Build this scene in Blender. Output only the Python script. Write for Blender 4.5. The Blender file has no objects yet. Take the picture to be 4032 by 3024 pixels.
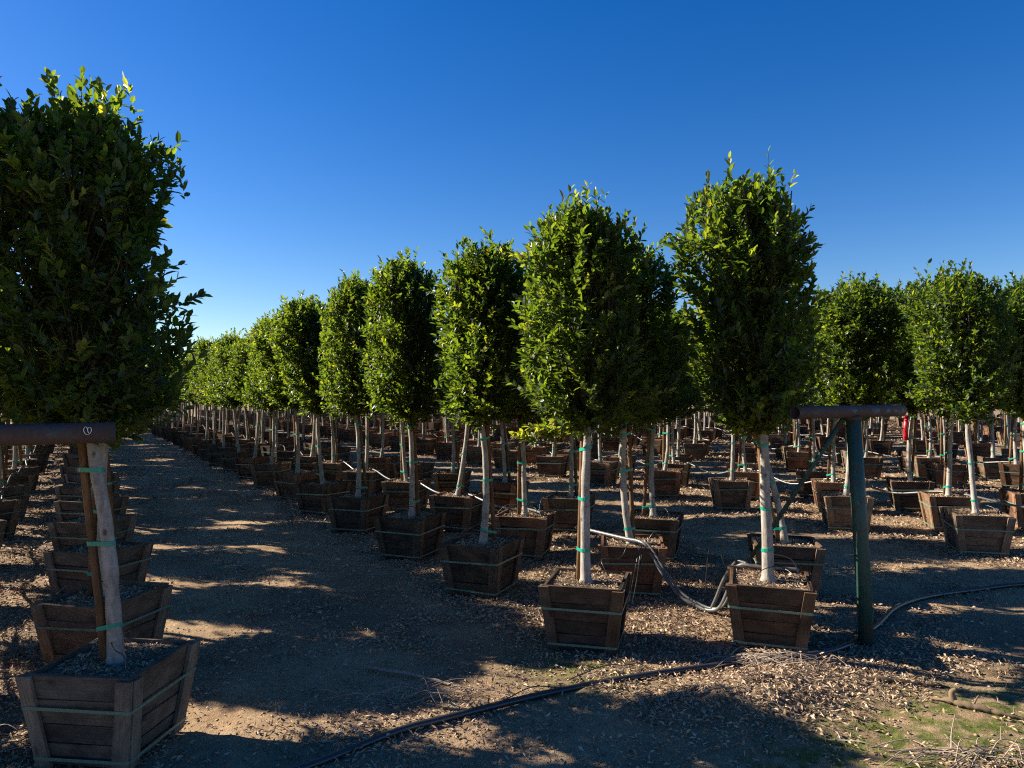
import bpy, math, random
import numpy as np
from mathutils import Matrix, Vector, Euler

# ------------------------------------------------------------------ camera, sky, sun, exposure
scn = bpy.context.scene
COL = scn.collection
R = math.radians
cam_d = bpy.data.cameras.new('camera')
cam = bpy.data.objects.new('camera', cam_d)
COL.objects.link(cam)
cam.location = (0, 0, 1.75)
cam.rotation_euler = (R(90.753), 0, 0)
cam_d.sensor_width = 36
cam_d.lens = 25.39
cam_d.clip_end = 3000
cam_d.clip_start = 0.05
scn.camera = cam

SUN_EL, SUN_LEFT = R(28.5), R(74)      # elevation; angle to the left of the viewing direction
world = bpy.data.worlds.new('World')
scn.world = world
world.use_nodes = True
wn = world.node_tree
sky = wn.nodes.new('ShaderNodeTexSky')
sky.sky_type = 'NISHITA'
sky.sun_disc = False
sky.sun_elevation = SUN_EL
sky.sun_rotation = -SUN_LEFT
sky.altitude = 300
sky.air_density = 1.0
sky.dust_density = 0.25
sky.ozone_density = 3.0
bg = wn.nodes['Background']
sat = wn.nodes.new('ShaderNodeHueSaturation')     # clear dry desert-blue sky
sat.inputs['Saturation'].default_value = 1.40
sat.inputs['Hue'].default_value = 0.514
wn.links.new(sky.outputs[0], sat.inputs['Color'])
wn.links.new(sat.outputs[0], bg.inputs[0])
bg.inputs[1].default_value = 0.053

sun_d = bpy.data.lights.new('sun', 'SUN')
sun_d.energy = 5.0
sun_d.angle = R(0.53)
sun_d.color = (1.0, 0.91, 0.76)
sun = bpy.data.objects.new('sun', sun_d)
COL.objects.link(sun)
sdir = Vector((-math.sin(SUN_LEFT) * math.cos(SUN_EL), math.cos(SUN_LEFT) * math.cos(SUN_EL), math.sin(SUN_EL)))
sun.rotation_euler = sdir.to_track_quat('Z', 'Y').to_euler()

vs = scn.view_settings
vs.view_transform = 'Standard'
vs.look = 'None'
vs.gamma = 1
vs.exposure = 1.5
vs.use_curve_mapping = False
cy = scn.cycles
cy.max_bounces = 6
cy.diffuse_bounces = 3
cy.glossy_bounces = 2
cy.transmission_bounces = 3
cy.sample_clamp_indirect = 6
cy.use_denoising = False
cy.filter_width = 1.15

# ------------------------------------------------------------------ helpers
rng = np.random.default_rng(7)
random.seed(7)
NV = np.array([.857, .515])           # across the rows
DV = np.array([-.515, .857])          # along the rows


def nd(n, d):
    p = NV * n + DV * d
    return float(p[0]), float(p[1])


def _h(ix, iy, s):
    a = (ix.astype(np.int64) * 374761393 + iy.astype(np.int64) * 668265263 + s * 144665) & 0x7fffffff
    a = ((a ^ (a >> 13)) * 1274126177) & 0x7fffffff
    return ((a ^ (a >> 16)) & 0xffff) / 65535.0


def vnoise(x, y, s=0):
    x = np.asarray(x, float); y = np.asarray(y, float)
    ix = np.floor(x); iy = np.floor(y)
    fx = x - ix; fy = y - iy
    fx = fx * fx * (3 - 2 * fx); fy = fy * fy * (3 - 2 * fy)
    a = _h(ix, iy, s); b = _h(ix + 1, iy, s); c = _h(ix, iy + 1, s); d = _h(ix + 1, iy + 1, s)
    return (a * (1 - fx) + b * fx) * (1 - fy) + (c * (1 - fx) + d * fx) * fy


def fbm(x, y, s=0, o=4):
    v = 0; a = .5
    for i in range(o):
        v = v + a * vnoise(np.asarray(x) * 2 ** i + 17.3 * i, np.asarray(y) * 2 ** i - 9.1 * i, s + i)
        a *= .5
    return v / (1 - .5 ** o)


def mesh_np(name, verts, faces, mats=(), attrs=None, smooth=False, mat_idx=None):
    """faces: (M,3) or (M,4) array, or a list of such arrays"""
    if not isinstance(faces, list):
        faces = [faces]
    faces = [np.asarray(f, np.int32) for f in faces if len(f)]
    me = bpy.data.meshes.new(name)
    verts = np.asarray(verts, np.float32)
    me.vertices.add(len(verts))
    me.vertices.foreach_set('co', verts.ravel())
    loops = np.concatenate([f.ravel() for f in faces])
    tot = np.concatenate([np.full(len(f), f.shape[1], np.int32) for f in faces])
    start = np.concatenate([[0], np.cumsum(tot)[:-1]]).astype(np.int32)
    me.loops.add(len(loops))
    me.loops.foreach_set('vertex_index', loops)
    me.polygons.add(len(tot))
    me.polygons.foreach_set('loop_start', start)
    me.polygons.foreach_set('use_smooth', np.full(len(tot), bool(smooth)))
    if mat_idx is not None:
        me.polygons.foreach_set('material_index', np.asarray(mat_idx, np.int32))
    for m in mats:
        me.materials.append(m)
    for k, v in (attrs or {}).items():
        v = np.asarray(v, np.float32)
        a = me.attributes.new(k, 'FLOAT_VECTOR' if v.ndim == 2 else 'FLOAT', 'POINT')
        a.data.foreach_set('vector' if v.ndim == 2 else 'value', v.ravel())
    me.update(calc_edges=True)
    me.validate()
    return me


def link(name, me, parent=None, loc=(0, 0, 0), rot=(0, 0, 0), scale=(1, 1, 1)):
    o = bpy.data.objects.new(name, me)
    COL.objects.link(o)
    o.parent = parent
    o.location = loc
    o.rotation_euler = rot
    o.scale = scale
    return o


def tag(o, label, cat, group=None, kind=None):
    o['label'] = label
    if cat:
        o['category'] = cat
    if group:
        o['group'] = group
    if kind:
        o['kind'] = kind
    return o


class MB:
    """collects boxes and tubes in one mesh"""

    def __init__(s):
        s.v = []; s.q = []; s.t = []; s.g = []

    def n(s):
        return sum(len(a) for a in s.v)

    def add(s, v, q=(), t=(), g=None):
        b = s.n()
        v = np.asarray(v, float)
        s.v.append(v)
        if len(q): s.q.append(np.asarray(q) + b)
        if len(t): s.t.append(np.asarray(t) + b)
        s.g.append(np.zeros((len(v), 3)) if g is None else np.asarray(g, float))

    def hexa(s, c, g=None):          # 8 corners: bottom loop 0-3, top loop 4-7
        s.add(c, [[3, 2, 1, 0], [4, 5, 6, 7], [0, 1, 5, 4], [1, 2, 6, 5], [2, 3, 7, 6], [3, 0, 4, 7]], g=g)

    def tube(s, path, rad, k=8, caps=True, seed=0.):
        P = np.asarray(path, float); m = len(P)
        rad = np.broadcast_to(np.asarray(rad, float), (m,))
        T = np.gradient(P, axis=0); T /= np.linalg.norm(T, axis=1)[:, None] + 1e-9
        ref = np.array([0, 0, 1.]) if abs(T[0][2]) < .9 else np.array([1., 0, 0])
        rings = []
        for i in range(m):
            ref = ref - T[i] * (ref @ T[i]); ref /= np.linalg.norm(ref) + 1e-9
            bi = np.cross(T[i], ref)
            a = np.arange(k) * 2 * np.pi / k
            rings.append(P[i] + rad[i] * (np.cos(a)[:, None] * ref + np.sin(a)[:, None] * bi))
        v = np.concatenate(rings)
        i = np.arange(m - 1)[:, None] * k; j = np.arange(k)[None]
        j2 = (j + 1) % k
        q = np.stack([i + j, i + j2, i + k + j2, i + k + j], -1).reshape(-1, 4)
        t = []
        L = np.concatenate([[0], np.cumsum(np.linalg.norm(np.diff(P, axis=0), axis=1))])
        g = np.stack([np.repeat(L, k), np.tile(np.arange(k) * .02, m), np.full(m * k, seed)], -1)
        if caps:
            v = np.concatenate([v, P[:1], P[-1:]]); c0 = m * k; c1 = c0 + 1
            t = [[c0, (x + 1) % k, x] for x in range(k)] + [[c1, (m - 1) * k + x, (m - 1) * k + (x + 1) % k] for x in range(k)]
            g = np.concatenate([g, g[:1], g[-1:]])
        s.add(v, q, t, g)

    def mesh(s, name, mat, smooth=False):
        f = []
        if s.q: f.append(np.concatenate(s.q))
        if s.t: f.append(np.concatenate(s.t))
        return mesh_np(name, np.concatenate(s.v), f, [mat] if mat else [], {'gv': np.concatenate(s.g)}, smooth)


def spline(pts, per=8):
    P = np.asarray(pts, float)
    P = np.concatenate([[2 * P[0] - P[1]], P, [2 * P[-1] - P[-2]]])
    out = []
    for i in range(1, len(P) - 2):
        for t in np.arange(per) / per:
            a, b, c, d = P[i - 1:i + 3]
            out.append(.5 * (2 * b + (c - a) * t + (2 * a - 5 * b + 4 * c - d) * t * t + (3 * b - a - 3 * c + d) * t ** 3))
    out.append(P[-2])
    return np.array(out)


# ------------------------------------------------------------------ materials
class NT:
    def __init__(s, name):
        s.m = bpy.data.materials.new(name); s.m.use_nodes = True
        s.t = s.m.node_tree; s.b = s.t.nodes['Principled BSDF']; s.out = s.t.nodes['Material Output']

    def n(s, typ, ins=None, **kw):
        x = s.t.nodes.new(typ)
        for k, v in kw.items(): setattr(x, k, v)
        for k, v in (ins or {}).items(): s.set(x.inputs[k], v)
        return x

    def set(s, sock, v):
        if isinstance(v, bpy.types.NodeSocket): s.t.links.new(v, sock)
        else: sock.default_value = v

    def bs(s, **kw):
        for k, v in kw.items(): s.set(s.b.inputs[k.replace('_', ' ')], v)

    def ramp(s, fac, stops, interp='LINEAR'):
        r = s.n('ShaderNodeValToRGB', {0: fac}); e = r.color_ramp.elements; r.color_ramp.interpolation = interp
        while len(e) < len(stops): e.new(.5)
        for i, (p, c) in enumerate(stops):
            e[i].position = p; e[i].color = (*c, 1) if len(c) == 3 else c
        return r.outputs[0]

    def mix(s, f, a, b, blend='MIX'):
        x = s.n('ShaderNodeMix', data_type='RGBA', blend_type=blend)
        s.set(x.inputs[0], f)
        for i, v in ((6, a), (7, b)):
            s.set(x.inputs[i], (*v, 1) if isinstance(v, tuple) and len(v) == 3 else v)
        return x.outputs[2]

    def math(s, op, a, b=0., clamp=False):
        x = s.n('ShaderNodeMath', operation=op, use_clamp=clamp); s.set(x.inputs[0], a); s.set(x.inputs[1], b); return x.outputs[0]

    def attr(s, nm): return s.n('ShaderNodeAttribute', attribute_name=nm)

    def noise(s, vec, scale, detail=4, rough=.6, out=0):
        x = s.n('ShaderNodeTexNoise', {'Scale': scale, 'Detail': detail, 'Roughness': rough})
        if vec is not None: s.set(x.inputs['Vector'], vec)
        return x.outputs[out]

    def mapv(s, vec, sc=(1, 1, 1), loc=(0, 0, 0)):
        x = s.n('ShaderNodeMapping', {'Scale': sc, 'Location': loc}); s.set(x.inputs['Vector'], vec); return x.outputs[0]

    def bump(s, h, strength=.5, dist=.01):
        s.set(s.b.inputs['Normal'], s.n('ShaderNodeBump', {'Height': h, 'Strength': strength, 'Distance': dist}).outputs[0])


def leaf_material():
    t = NT('ficus_leaf')
    a = t.attr('tint').outputs['Fac']
    oi = t.n('ShaderNodeObjectInfo').outputs['Random']
    col = t.ramp(a, [(0, (.013, .026, .012)), (.45, (.027, .050, .015)), (.75, (.07, .10, .02)), (1, (.17, .19, .03))])
    tr = t.ramp(a, [(0, (.11, .20, .014)), (.5, (.25, .36, .018)), (.8, (.48, .54, .025)), (1, (.62, .58, .03))])
    hs = t.n('ShaderNodeHueSaturation', {'Color': col, 'Hue': t.math('ADD', t.math('MULTIPLY', oi, .03), .482), 'Value': t.math('ADD', t.math('MULTIPLY', oi, .3), .85)})
    t.bs(Base_Color=hs.outputs[0], Roughness=.40, IOR=1.42)
    ts = t.n('ShaderNodeBsdfTranslucent', {'Color': tr})
    mx = t.n('ShaderNodeMixShader', {0: .42, 1: t.b.outputs[0], 2: ts.outputs[0]})
    t.set(t.out.inputs[0], mx.outputs[0])
    return t.m


def wood_material(name, cols, rough=.85, sc=1.0, dark=.84):
    t = NT(name)
    g = t.attr('gv').outputs['Vector']
    oi = t.n('ShaderNodeObjectInfo').outputs['Random']
    sep = t.n('ShaderNodeSeparateXYZ', {0: g})
    off = t.n('ShaderNodeCombineXYZ', {0: t.math('MULTIPLY', oi, 13.), 1: t.math('MULTIPLY', sep.outputs[2], 7.), 2: t.math('MULTIPLY', oi, 29.)})
    v = t.n('ShaderNodeVectorMath', {0: g, 1: off.outputs[0]}, operation='ADD').outputs[0]
    grain = t.noise(t.mapv(v, (3 * sc, 70 * sc, 1)), 2.2, 6, .65)
    patch = t.noise(t.mapv(v, (4 * sc, 6 * sc, 1)), 1.6, 3, .5)
    knot = t.n('ShaderNodeTexVoronoi', {'Vector': t.mapv(v, (4.2, 9, 1)), 'Scale': 1.0}).outputs['Distance']
    rnd = t.math('FRACT', t.math('ADD', t.math('MULTIPLY', oi, 3.7), t.math('MULTIPLY', sep.outputs[2], 5.3)))
    base = t.ramp(rnd, [(i / (len(cols) - 1), c) for i, c in enumerate(cols)])
    c = t.mix(t.math('MULTIPLY', t.ramp(patch, [(.35, (0, 0, 0)), (.7, (1, 1, 1))]), .6), base, tuple(x * .45 for x in cols[0]))
    gr = t.ramp(grain, [(.3, (.45, .45, .45)), (.6, (1.1, 1.1, 1.1))])
    c = t.mix(.75, c, gr, 'MULTIPLY')
    kf = t.ramp(knot, [(.05, (1, 1, 1)), (.16, (0, 0, 0))])
    c = t.mix(t.math('MULTIPLY', kf, .7), c, (.03, .02, .013))
    stain = t.noise(t.mapv(v, (2.2, 3.5, 1)), 1.1, 5, .7)
    c = t.mix(.7, c, t.ramp(stain, [(.36, (.30, .28, .27)), (.58, (1.08, 1.06, 1.04))]), 'MULTIPLY')
    c = t.mix(1.0, c, (dark, dark * .98, dark * .96), 'MULTIPLY')
    c = t.mix(1.0, c, t.n('ShaderNodeObjectInfo').outputs['Color'], 'MULTIPLY')
    t.bs(Base_Color=c, Roughness=rough)
    t.b.inputs['Specular IOR Level'].default_value = .25
    t.bump(grain, .5, .004)
    return t.m


def trunk_material():
    t = NT('painted_bark')
    g = t.attr('gv').outputs['Vector']
    oi = t.n('ShaderNodeObjectInfo').outputs['Random']
    oc = t.n('ShaderNodeTexCoord').outputs['Object']
    v = t.n('ShaderNodeVectorMath', {0: oc, 1: t.n('ShaderNodeCombineXYZ', {2: t.math('MULTIPLY', oi, 40.)}).outputs[0]}, operation='ADD').outputs[0]
    n1 = t.noise(t.mapv(v, (14, 14, 5)), 2, 5)
    sp = t.n('ShaderNodeTexVoronoi', {'Vector': t.mapv(v, (14, 14, 9)), 'Scale': 1.}).outputs['Distance']
    c = t.ramp(n1, [(.3, (.18, .15, .125)), (.52, (.31, .28, .243)), (.8, (.42, .395, .355))])
    c = t.mix(t.math('MULTIPLY', t.ramp(sp, [(.09, (1, 1, 1)), (.20, (0, 0, 0))]), .85), c, (.07, .05, .038))
    ring = t.noise(t.mapv(v, (3, 3, 60)), 1.5, 3)
    c = t.mix(.35, c, t.ramp(ring, [(.35, (.6, .58, .55)), (.6, (1.05, 1.05, 1.05))]), 'MULTIPLY')
    t.bs(Base_Color=c, Roughness=.8)
    t.b.inputs['Specular IOR Level'].default_value = .3
    t.bump(t.math('ADD', n1, t.math('MULTIPLY', sp, -.6)), .6, .008)
    return t.m


def plain(name, col, rough=.5, spec=.5, nsc=30., var=.3, bump=.2, metallic=0.):
    t = NT(name)
    oc = t.n('ShaderNodeTexCoord').outputs['Object']
    n1 = t.noise(oc, nsc, 4)
    c = t.mix(n1, tuple(x * (1 - var) for x in col), tuple(min(1, x * (1 + var)) for x in col))
    t.bs(Base_Color=c, Roughness=rough, Metallic=metallic)
    t.b.inputs['Specular IOR Level'].default_value = spec
    if bump: t.bump(n1, bump, .003)
    return t.m


def ground_material():
    t = NT('bare_dirt')
    p = t.n('ShaderNodeNewGeometry').outputs['Position']
    big = t.noise(p, .45, 3)
    mid = t.noise(p, 2.3, 5, .6)
    fine = t.noise(p, 24, 5, .65)
    grit = t.noise(p, 130, 3, .7)
    litt = t.attr('litter').outputs['Fac']
    moss = t.attr('moss').outputs['Fac']
    damp_and_shade = t.attr('damp_and_shade').outputs['Fac']
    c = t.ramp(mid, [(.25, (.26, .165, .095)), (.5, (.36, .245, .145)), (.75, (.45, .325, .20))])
    c = t.mix(t.math('MULTIPLY', damp_and_shade, .6), c, (.09, .065, .045))
    c = t.mix(.6, c, t.ramp(fine, [(.3, (.6, .58, .55)), (.65, (1.12, 1.1, 1.06))]), 'MULTIPLY')
    lc = t.ramp(grit, [(.3, (.07, .045, .03)), (.5, (.18, .125, .082)), (.72, (.34, .25, .17))])
    c = t.mix(t.math('MULTIPLY', litt, .85), c, lc)
    mc = t.ramp(fine, [(.3, (.035, .05, .012)), (.7, (.15, .16, .035))])
    mf = t.math('MULTIPLY', moss, t.ramp(t.noise(p, 9, 4), [(.40, (0, 0, 0)), (.56, (1, 1, 1))]))
    c = t.mix(mf, c, mc)
    t.bs(Base_Color=c, Roughness=.95)
    t.b.inputs['Specular IOR Level'].default_value = .15
    h = t.math('ADD', t.math('MULTIPLY', fine, .7), t.math('MULTIPLY', grit, .35))
    t.bump(h, .9, .02)
    return t.m


def litter_material():
    t = NT('dry_leaf')
    a = t.attr('tint').outputs['Fac']
    c = t.ramp(a, [(0, (.07, .042, .026)), (.25, (.20, .125, .075)), (.55, (.36, .25, .16)), (.85, (.48, .37, .26)), (1, (.36, .19, .085))])
    t.bs(Base_Color=c, Roughness=.75)
    t.b.inputs['Specular IOR Level'].default_value = .3
    return t.m


M_LEAF = leaf_material()
M_WOOD = wood_material('weathered_box_wood', [(.15, .115, .09), (.25, .165, .108), (.19, .15, .12), (.28, .175, .108), (.22, .17, .13)], dark=.68)
M_BATTEN = wood_material('batten_wood', [(.24, .18, .135), (.33, .21, .125), (.27, .205, .155), (.31, .215, .14)])
M_STAKE = wood_material('stake_wood', [(.22, .12, .055), (.30, .17, .08), (.18, .11, .06)])
M_TRUNK = trunk_material()
M_TWIG = plain('twig_bark', (.055, .042, .032), .85, .2)
M_STUMP = plain('root_wood', (.17, .12, .075), .9, .2)
M_DRY = plain('dry_twig', (.30, .235, .18), .85, .2)
M_TIE = plain('green_tie_tape', (.005, .25, .17), .4, .5, 40, .25, 0)
M_STRAP = plain('green_strap', (.11, .18, .13), .45, .5, 60, .35, 0)
M_HOSE = plain('black_polyethylene', (.03, .029, .029), .33, .6, 25, .4, .1)
def painted_metal(name, paint, rust, amt):
    t = NT(name)
    oc = t.n('ShaderNodeTexCoord').outputs['Object']
    n1 = t.noise(oc, 9, 6, .7); n2 = t.noise(t.mapv(oc, (40, 40, 12)), 1.5, 4)
    f = t.ramp(n1, [(amt, (1, 1, 1)), (amt + .1, (0, 0, 0))])
    c = t.mix(f, t.mix(n2, tuple(x * .6 for x in paint), tuple(x * 1.5 for x in paint)), t.mix(n2, tuple(x * .5 for x in rust), rust))
    t.bs(Base_Color=c, Roughness=t.math('ADD', t.math('MULTIPLY', f, .35), .5))
    t.b.inputs['Specular IOR Level'].default_value = .4
    t.bump(t.math('ADD', n1, n2), .5, .004)
    return t.m


M_HOSE_SUNLIT = plain('sunlit_polyethylene', (.10, .098, .094), .34, .6, 25, .4, .1)  # black hose with its sunlit paleness put into the base colour
M_POST = painted_metal('dark_green_paint', (.018, .06, .05), (.10, .05, .03), .36)
M_RUST = painted_metal('rusty_pipe', (.045, .044, .044), (.085, .055, .045), .50)
M_WIRE = plain('galvanised_wire', (.55, .6, .62), .3, .5, 20, .1, 0, .8)
M_RED = plain('red_tape', (.55, .01, .03), .4)
M_SOIL = plain('potting_soil', (.17, .12, .08), .95, .1, 90, .7, .9)
M_GROUND = ground_material()
M_LITTER = litter_material()
M_CLOD = plain('dirt_clod', (.30, .22, .14), .95, .1, 40, .3, .4)

# ------------------------------------------------------------------ ground
def litter_density(x, y):
    n = x * NV[0] + y * NV[1]; d = x * DV[0] + y * DV[1]
    k = np.mod(n - 2.55, 5.39)                      # 0..3.35 inside a block, then the aisle
    inb = np.clip(np.minimum(k + .15, 3.5 - k) / .5, 0, 1) * np.clip((d - 2.5 + .7 * (fbm(x * .9, y * .9, 5) - .5)) / .5, 0, 1)
    cl = np.clip((fbm(x * 1.1, y * 1.1, 31) - .46) * 5, 0, 1)
    cl2 = np.clip((fbm(x * 2.6, y * 2.6, 77) - .42) * 5, 0, 1)
    pile = np.exp(-(((n - 3.7) / 1.0) ** 2 + ((d - 2.75) / .42) ** 2)) + .8 * np.exp(-(((n - 4.0) / .9) ** 2 + ((d - 1.65) / .2) ** 2)) + .6 * np.exp(-(((n - 1.55) / .55) ** 2 + ((d - 3.55) / .35) ** 2))
    return np.clip(inb * (.5 + .5 * cl2) + .50 * cl * cl2 + .20 * cl2 + .07 + pile, 0, 1.1) * (1 - .85 * np.exp(-(((n - 4.1) / 1.1) ** 2 + ((d - 2.1) / .3) ** 2))) * (1 - .8 * np.exp(-(((n - 6.0) / 1.0) ** 2 + ((d - 2.7) / .6) ** 2)))


def ground_z(x, y):
    far = np.clip((y - 20) / 40, 0, 1)
    z = .05 * (fbm(x * .6, y * .6, 3, 2) - .5) + .045 * (fbm(x * 2.0, y * 2.0, 11, 3) - .5) + .018 * (fbm(x * 11, y * 11, 19, 3) - .5)
    n = x * NV[0] + y * NV[1]; d = x * DV[0] + y * DV[1]
    z = z + .085 * np.exp(-(((n - 3.35) / .6) ** 2 + ((d - 2.85) / .24) ** 2)) * (.6 + .8 * fbm(x * 7, y * 7, 91, 3)) + .02 * litter_density(x, y)
    rut = np.exp(-((n - 1.15 - .1 * np.sin(d * .7)) / .13) ** 2) + np.exp(-((n - 2.2 - .1 * np.sin(d * .6 + 1)) / .13) ** 2)
    z = z - .02 * rut * fbm(x * 1.5, y * 1.5, 61, 2)
    return (z - .012) * (1 - far)


def axis(lo, hi, a, b, step, grow=1.07):
    v = list(np.arange(a, b, step)); s = step
    while v[-1] < hi: s *= grow; v.append(v[-1] + s)
    s = step; w = []
    x = a
    while x > lo: s *= grow; x -= s; w.append(x)
    return np.array(w[::-1] + v)


gx = axis(-700, 700, -4.5, 6, .032, 1.08)
gy = axis(-40, 1500, 2.5, 8, .028, 1.055)
GX, GY = np.meshgrid(gx, gy)
gxf, gyf = GX.ravel(), GY.ravel()
nx, ny = len(gx), len(gy)
ii = (np.arange(ny - 1)[:, None] * nx + np.arange(nx - 1)[None]).ravel()
gn = gxf * NV[0] + gyf * NV[1]; gd = gxf * DV[0] + gyf * DV[1]
moss = np.clip(np.exp(-(((gn - 3.6) / 1.3) ** 2 + ((gd - 2.05) / .42) ** 2)) * 1.5 + np.exp(-(((gn - 2.75) / .35) ** 2 + ((gd - 3.75) / .45) ** 2)), 0, 1)
damp_and_shade = np.clip((fbm(gxf * .8, gyf * .8, 53) - .5) * 4, 0, 1) * .75
damp_and_shade = np.clip(damp_and_shade + np.exp(-(((gn - 5.7) / 1.0) ** 2 + ((gd - 2.7) / .55) ** 2)) * .9 + np.exp(-(((gn - 4.3) / 1.2) ** 2 + ((gd - 2.05) / .35) ** 2)) * .45, 0, 1)  # patch right of the post: crown shade painted into the soil colour
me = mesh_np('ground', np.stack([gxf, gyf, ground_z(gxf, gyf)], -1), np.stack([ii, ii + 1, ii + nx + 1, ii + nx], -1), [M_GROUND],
             {'litter': np.clip(litter_density(gxf, gyf), 0, 1), 'moss': moss, 'damp_and_shade': damp_and_shade}, True)
ground = link('ground', me)
ground['kind'] = 'structure'
ground['label'] = 'bare dirt ground with drifts of fallen leaves and mossy patches'

# ------------------------------------------------------------------ tree crowns
LEAF_V = np.array([(0, 0, 0), (.30, .46, .055), (.30, 0, 0), (.30, -.46, .055), (.68, .43, .035), (.68, 0, -.015), (.68, -.43, .035), (1, 0, -.06)])
LEAF_F = np.array([(0, 2, 1), (0, 3, 2), (1, 2, 5), (1, 5, 4), (2, 3, 6), (2, 6, 5), (4, 5, 7), (5, 6, 7)])


def unit(a):
    return a / (np.linalg.norm(a, axis=-1, keepdims=True) + 1e-9)


def crown_meshes(seed, rad=.45, hgt=1.75, top=.3, n_out=700, n_in=430, spikes=6, lean=(0, 0), lobes=.16, leaf=1.0, per=(10, 17), low=None):
    g = np.random.default_rng(seed)
    N = n_out + n_in
    u = g.random(N) ** .93
    u[:n_out // 6] = 1 - g.random(n_out // 6) ** 1.6 * top
    phi = g.random(N) * 2 * np.pi

    def prof(u, phi):
        r = np.where(u < .16, .62 + .38 * np.sin(np.clip(u / .16, 0, 1) * np.pi / 2), 1.)
        k = np.clip((u - (1 - top)) / top, 0, 1)
        r = r * np.sqrt(np.clip(1 - .93 * k ** 2.8, 0, 1))
        w = fbm(np.cos(phi) * 1.3 + 5 + seed, u * 3.6 + np.sin(phi) * 1.3, seed, 3) - .5
        return rad * r * (1 + lobes * 3.0 * w)

    inner = np.zeros(N, bool); inner[n_out:] = True
    rr = prof(u, phi) * np.where(inner, .3 + .5 * g.random(N), .93 + .10 * g.random(N))
    gap = fbm(np.cos(phi) * 2.2 + 9 + seed, u * 6 + np.sin(phi) * 2.2, seed + 40, 2)
    rr = np.where((gap < .40) & ~inner, rr * (.62 + .3 * g.random(N)), rr)      # hollows in the outline
    cap = g.random(N) < .5
    rr = np.where((u > 1 - top * .75) & cap & ~inner, rr * np.sqrt(g.random(N)), rr)
    outw = np.stack([np.cos(phi), np.sin(phi), 0 * phi], -1)
    w = .36 + .34 * g.random(N) + np.clip((u - .75) * 2.2, 0, .5) - np.clip((.18 - u) * 2.4, 0, .5)
    dirv = unit(outw * (1 - w)[:, None] + np.array([0, 0, 1.]) * w[:, None] + g.normal(0, .22, (N, 3)))
    ext = g.normal(0, .03, N) + np.where(g.random(N) < .11, .04 + .16 * g.random(N) ** 1.5, 0)
    ext[inner] = 0
    P = np.stack([rr * np.cos(phi), rr * np.sin(phi), u * hgt], -1)
    # low skirts: droop below the crown base
    P[:, 2] -= np.where((u < .12) & (g.random(N) < .4), .10 * g.random(N), 0)
    tip = P + dirv * ext[:, None]
    L = .15 + .15 * g.random(N)
    if spikes:
        idx = g.integers(0, n_out, spikes)
        a = g.random(spikes) * 6.283; q = rad * .62 * np.sqrt(g.random(spikes))
        tip[idx] = np.stack([q * np.cos(a), q * np.sin(a), hgt + .03 + .16 * g.random(spikes)], -1)
        dirv[idx] = unit(np.array([0, 0, 1.]) + g.normal(0, .18, (spikes, 3))); L[idx] = .28 + .1 * g.random(spikes)
    if low:                     # a low branch reaching out below the crown
        q = np.linspace(.25, 1, 16)
        sel = np.arange(60, 76)
        tip[sel] = np.array(low)[None] * q[:, None] + g.normal(0, .025, (16, 3)); L[sel] = .13
        dirv[sel] = unit(np.array(low)[None] * np.array([1, 1, .3]) + np.array([0, 0, .12]) + g.normal(0, .16, (16, 3)))
    shear = np.array([lean[0], lean[1]])
    tip[:, :2] += tip[:, 2:3] / hgt * shear
    base = tip - dirv * L[:, None]
    young = np.where(g.random(N) < .25, .8 * g.random(N), 0.)
    if low: young[60:76] = .75
    # leaves
    cnt = g.integers(per[0], per[1], N)
    sid = np.repeat(np.arange(N), cnt)
    kk = np.concatenate([np.arange(c) for c in cnt])
    t = .08 + .92 * (kk + .6 * g.random(len(kk))) / cnt[sid]
    t = np.clip(t, 0, 1)
    D = dirv[sid]
    org = base[sid] + D * (L[sid] * t)[:, None]
    ref = unit(np.cross(D, np.array([.3, .5, .8])))
    bi = np.cross(D, ref)
    ang = kk * 2.39996 + sid * 1.7 + g.normal(0, .35, len(kk))
    rad_d = np.cos(ang)[:, None] * ref + np.sin(ang)[:, None] * bi
    al = np.radians(62 - 40 * t + g.normal(0, 12, len(t)))
    ld = unit(D * np.cos(al)[:, None] + rad_d * np.sin(al)[:, None] + np.array([0, 0, -.12]))
    up = D * .8 + np.array([0, 0, .45]) + g.normal(0, .28, (len(t), 3))
    nr = unit(up - ld * np.sum(up * ld, 1)[:, None])
    sd = np.cross(nr, ld)
    ln = leaf * (.038 + .036 * g.random(len(t)) ** .8) * np.where(t > .93, .75, 1.)
    wd = ln * (.44 + .1 * g.random(len(t)))
    curl = .6 + .9 * g.random(len(t))
    V = (org[:, None] + LEAF_V[None, :, 0:1] * (ld * ln[:, None])[:, None] + LEAF_V[None, :, 1:2] * (sd * wd[:, None])[:, None]
         + LEAF_V[None, :, 2:3] * (nr * (ln * curl)[:, None])[:, None])
    F = LEAF_F[None] + (np.arange(len(t)) * 8)[:, None, None]
    tint = np.clip(.34 + g.normal(0, .14, len(t)) + young[sid] * (.1 + .75 * t), 0, 1)
    crown = mesh_np('crown', V.reshape(-1, 3), F.reshape(-1, 3), [M_LEAF], {'tint': np.repeat(tint, 8)})
    # twigs and limbs inside
    mb = MB()
    for i in range(0, N):
        if i % 3 and not inner[i]: continue
        z0 = max(.02, base[i][2] - .22 - .15 * g.random())
        ax = np.array([shear[0] * z0 / hgt, shear[1] * z0 / hgt, z0])
        mid = .5 * (ax + base[i]) + np.array([0, 0, .02])
        mb.tube([ax, mid, base[i], tip[i]], [.006, .004, .0028, .0012], 3, False)
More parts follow.
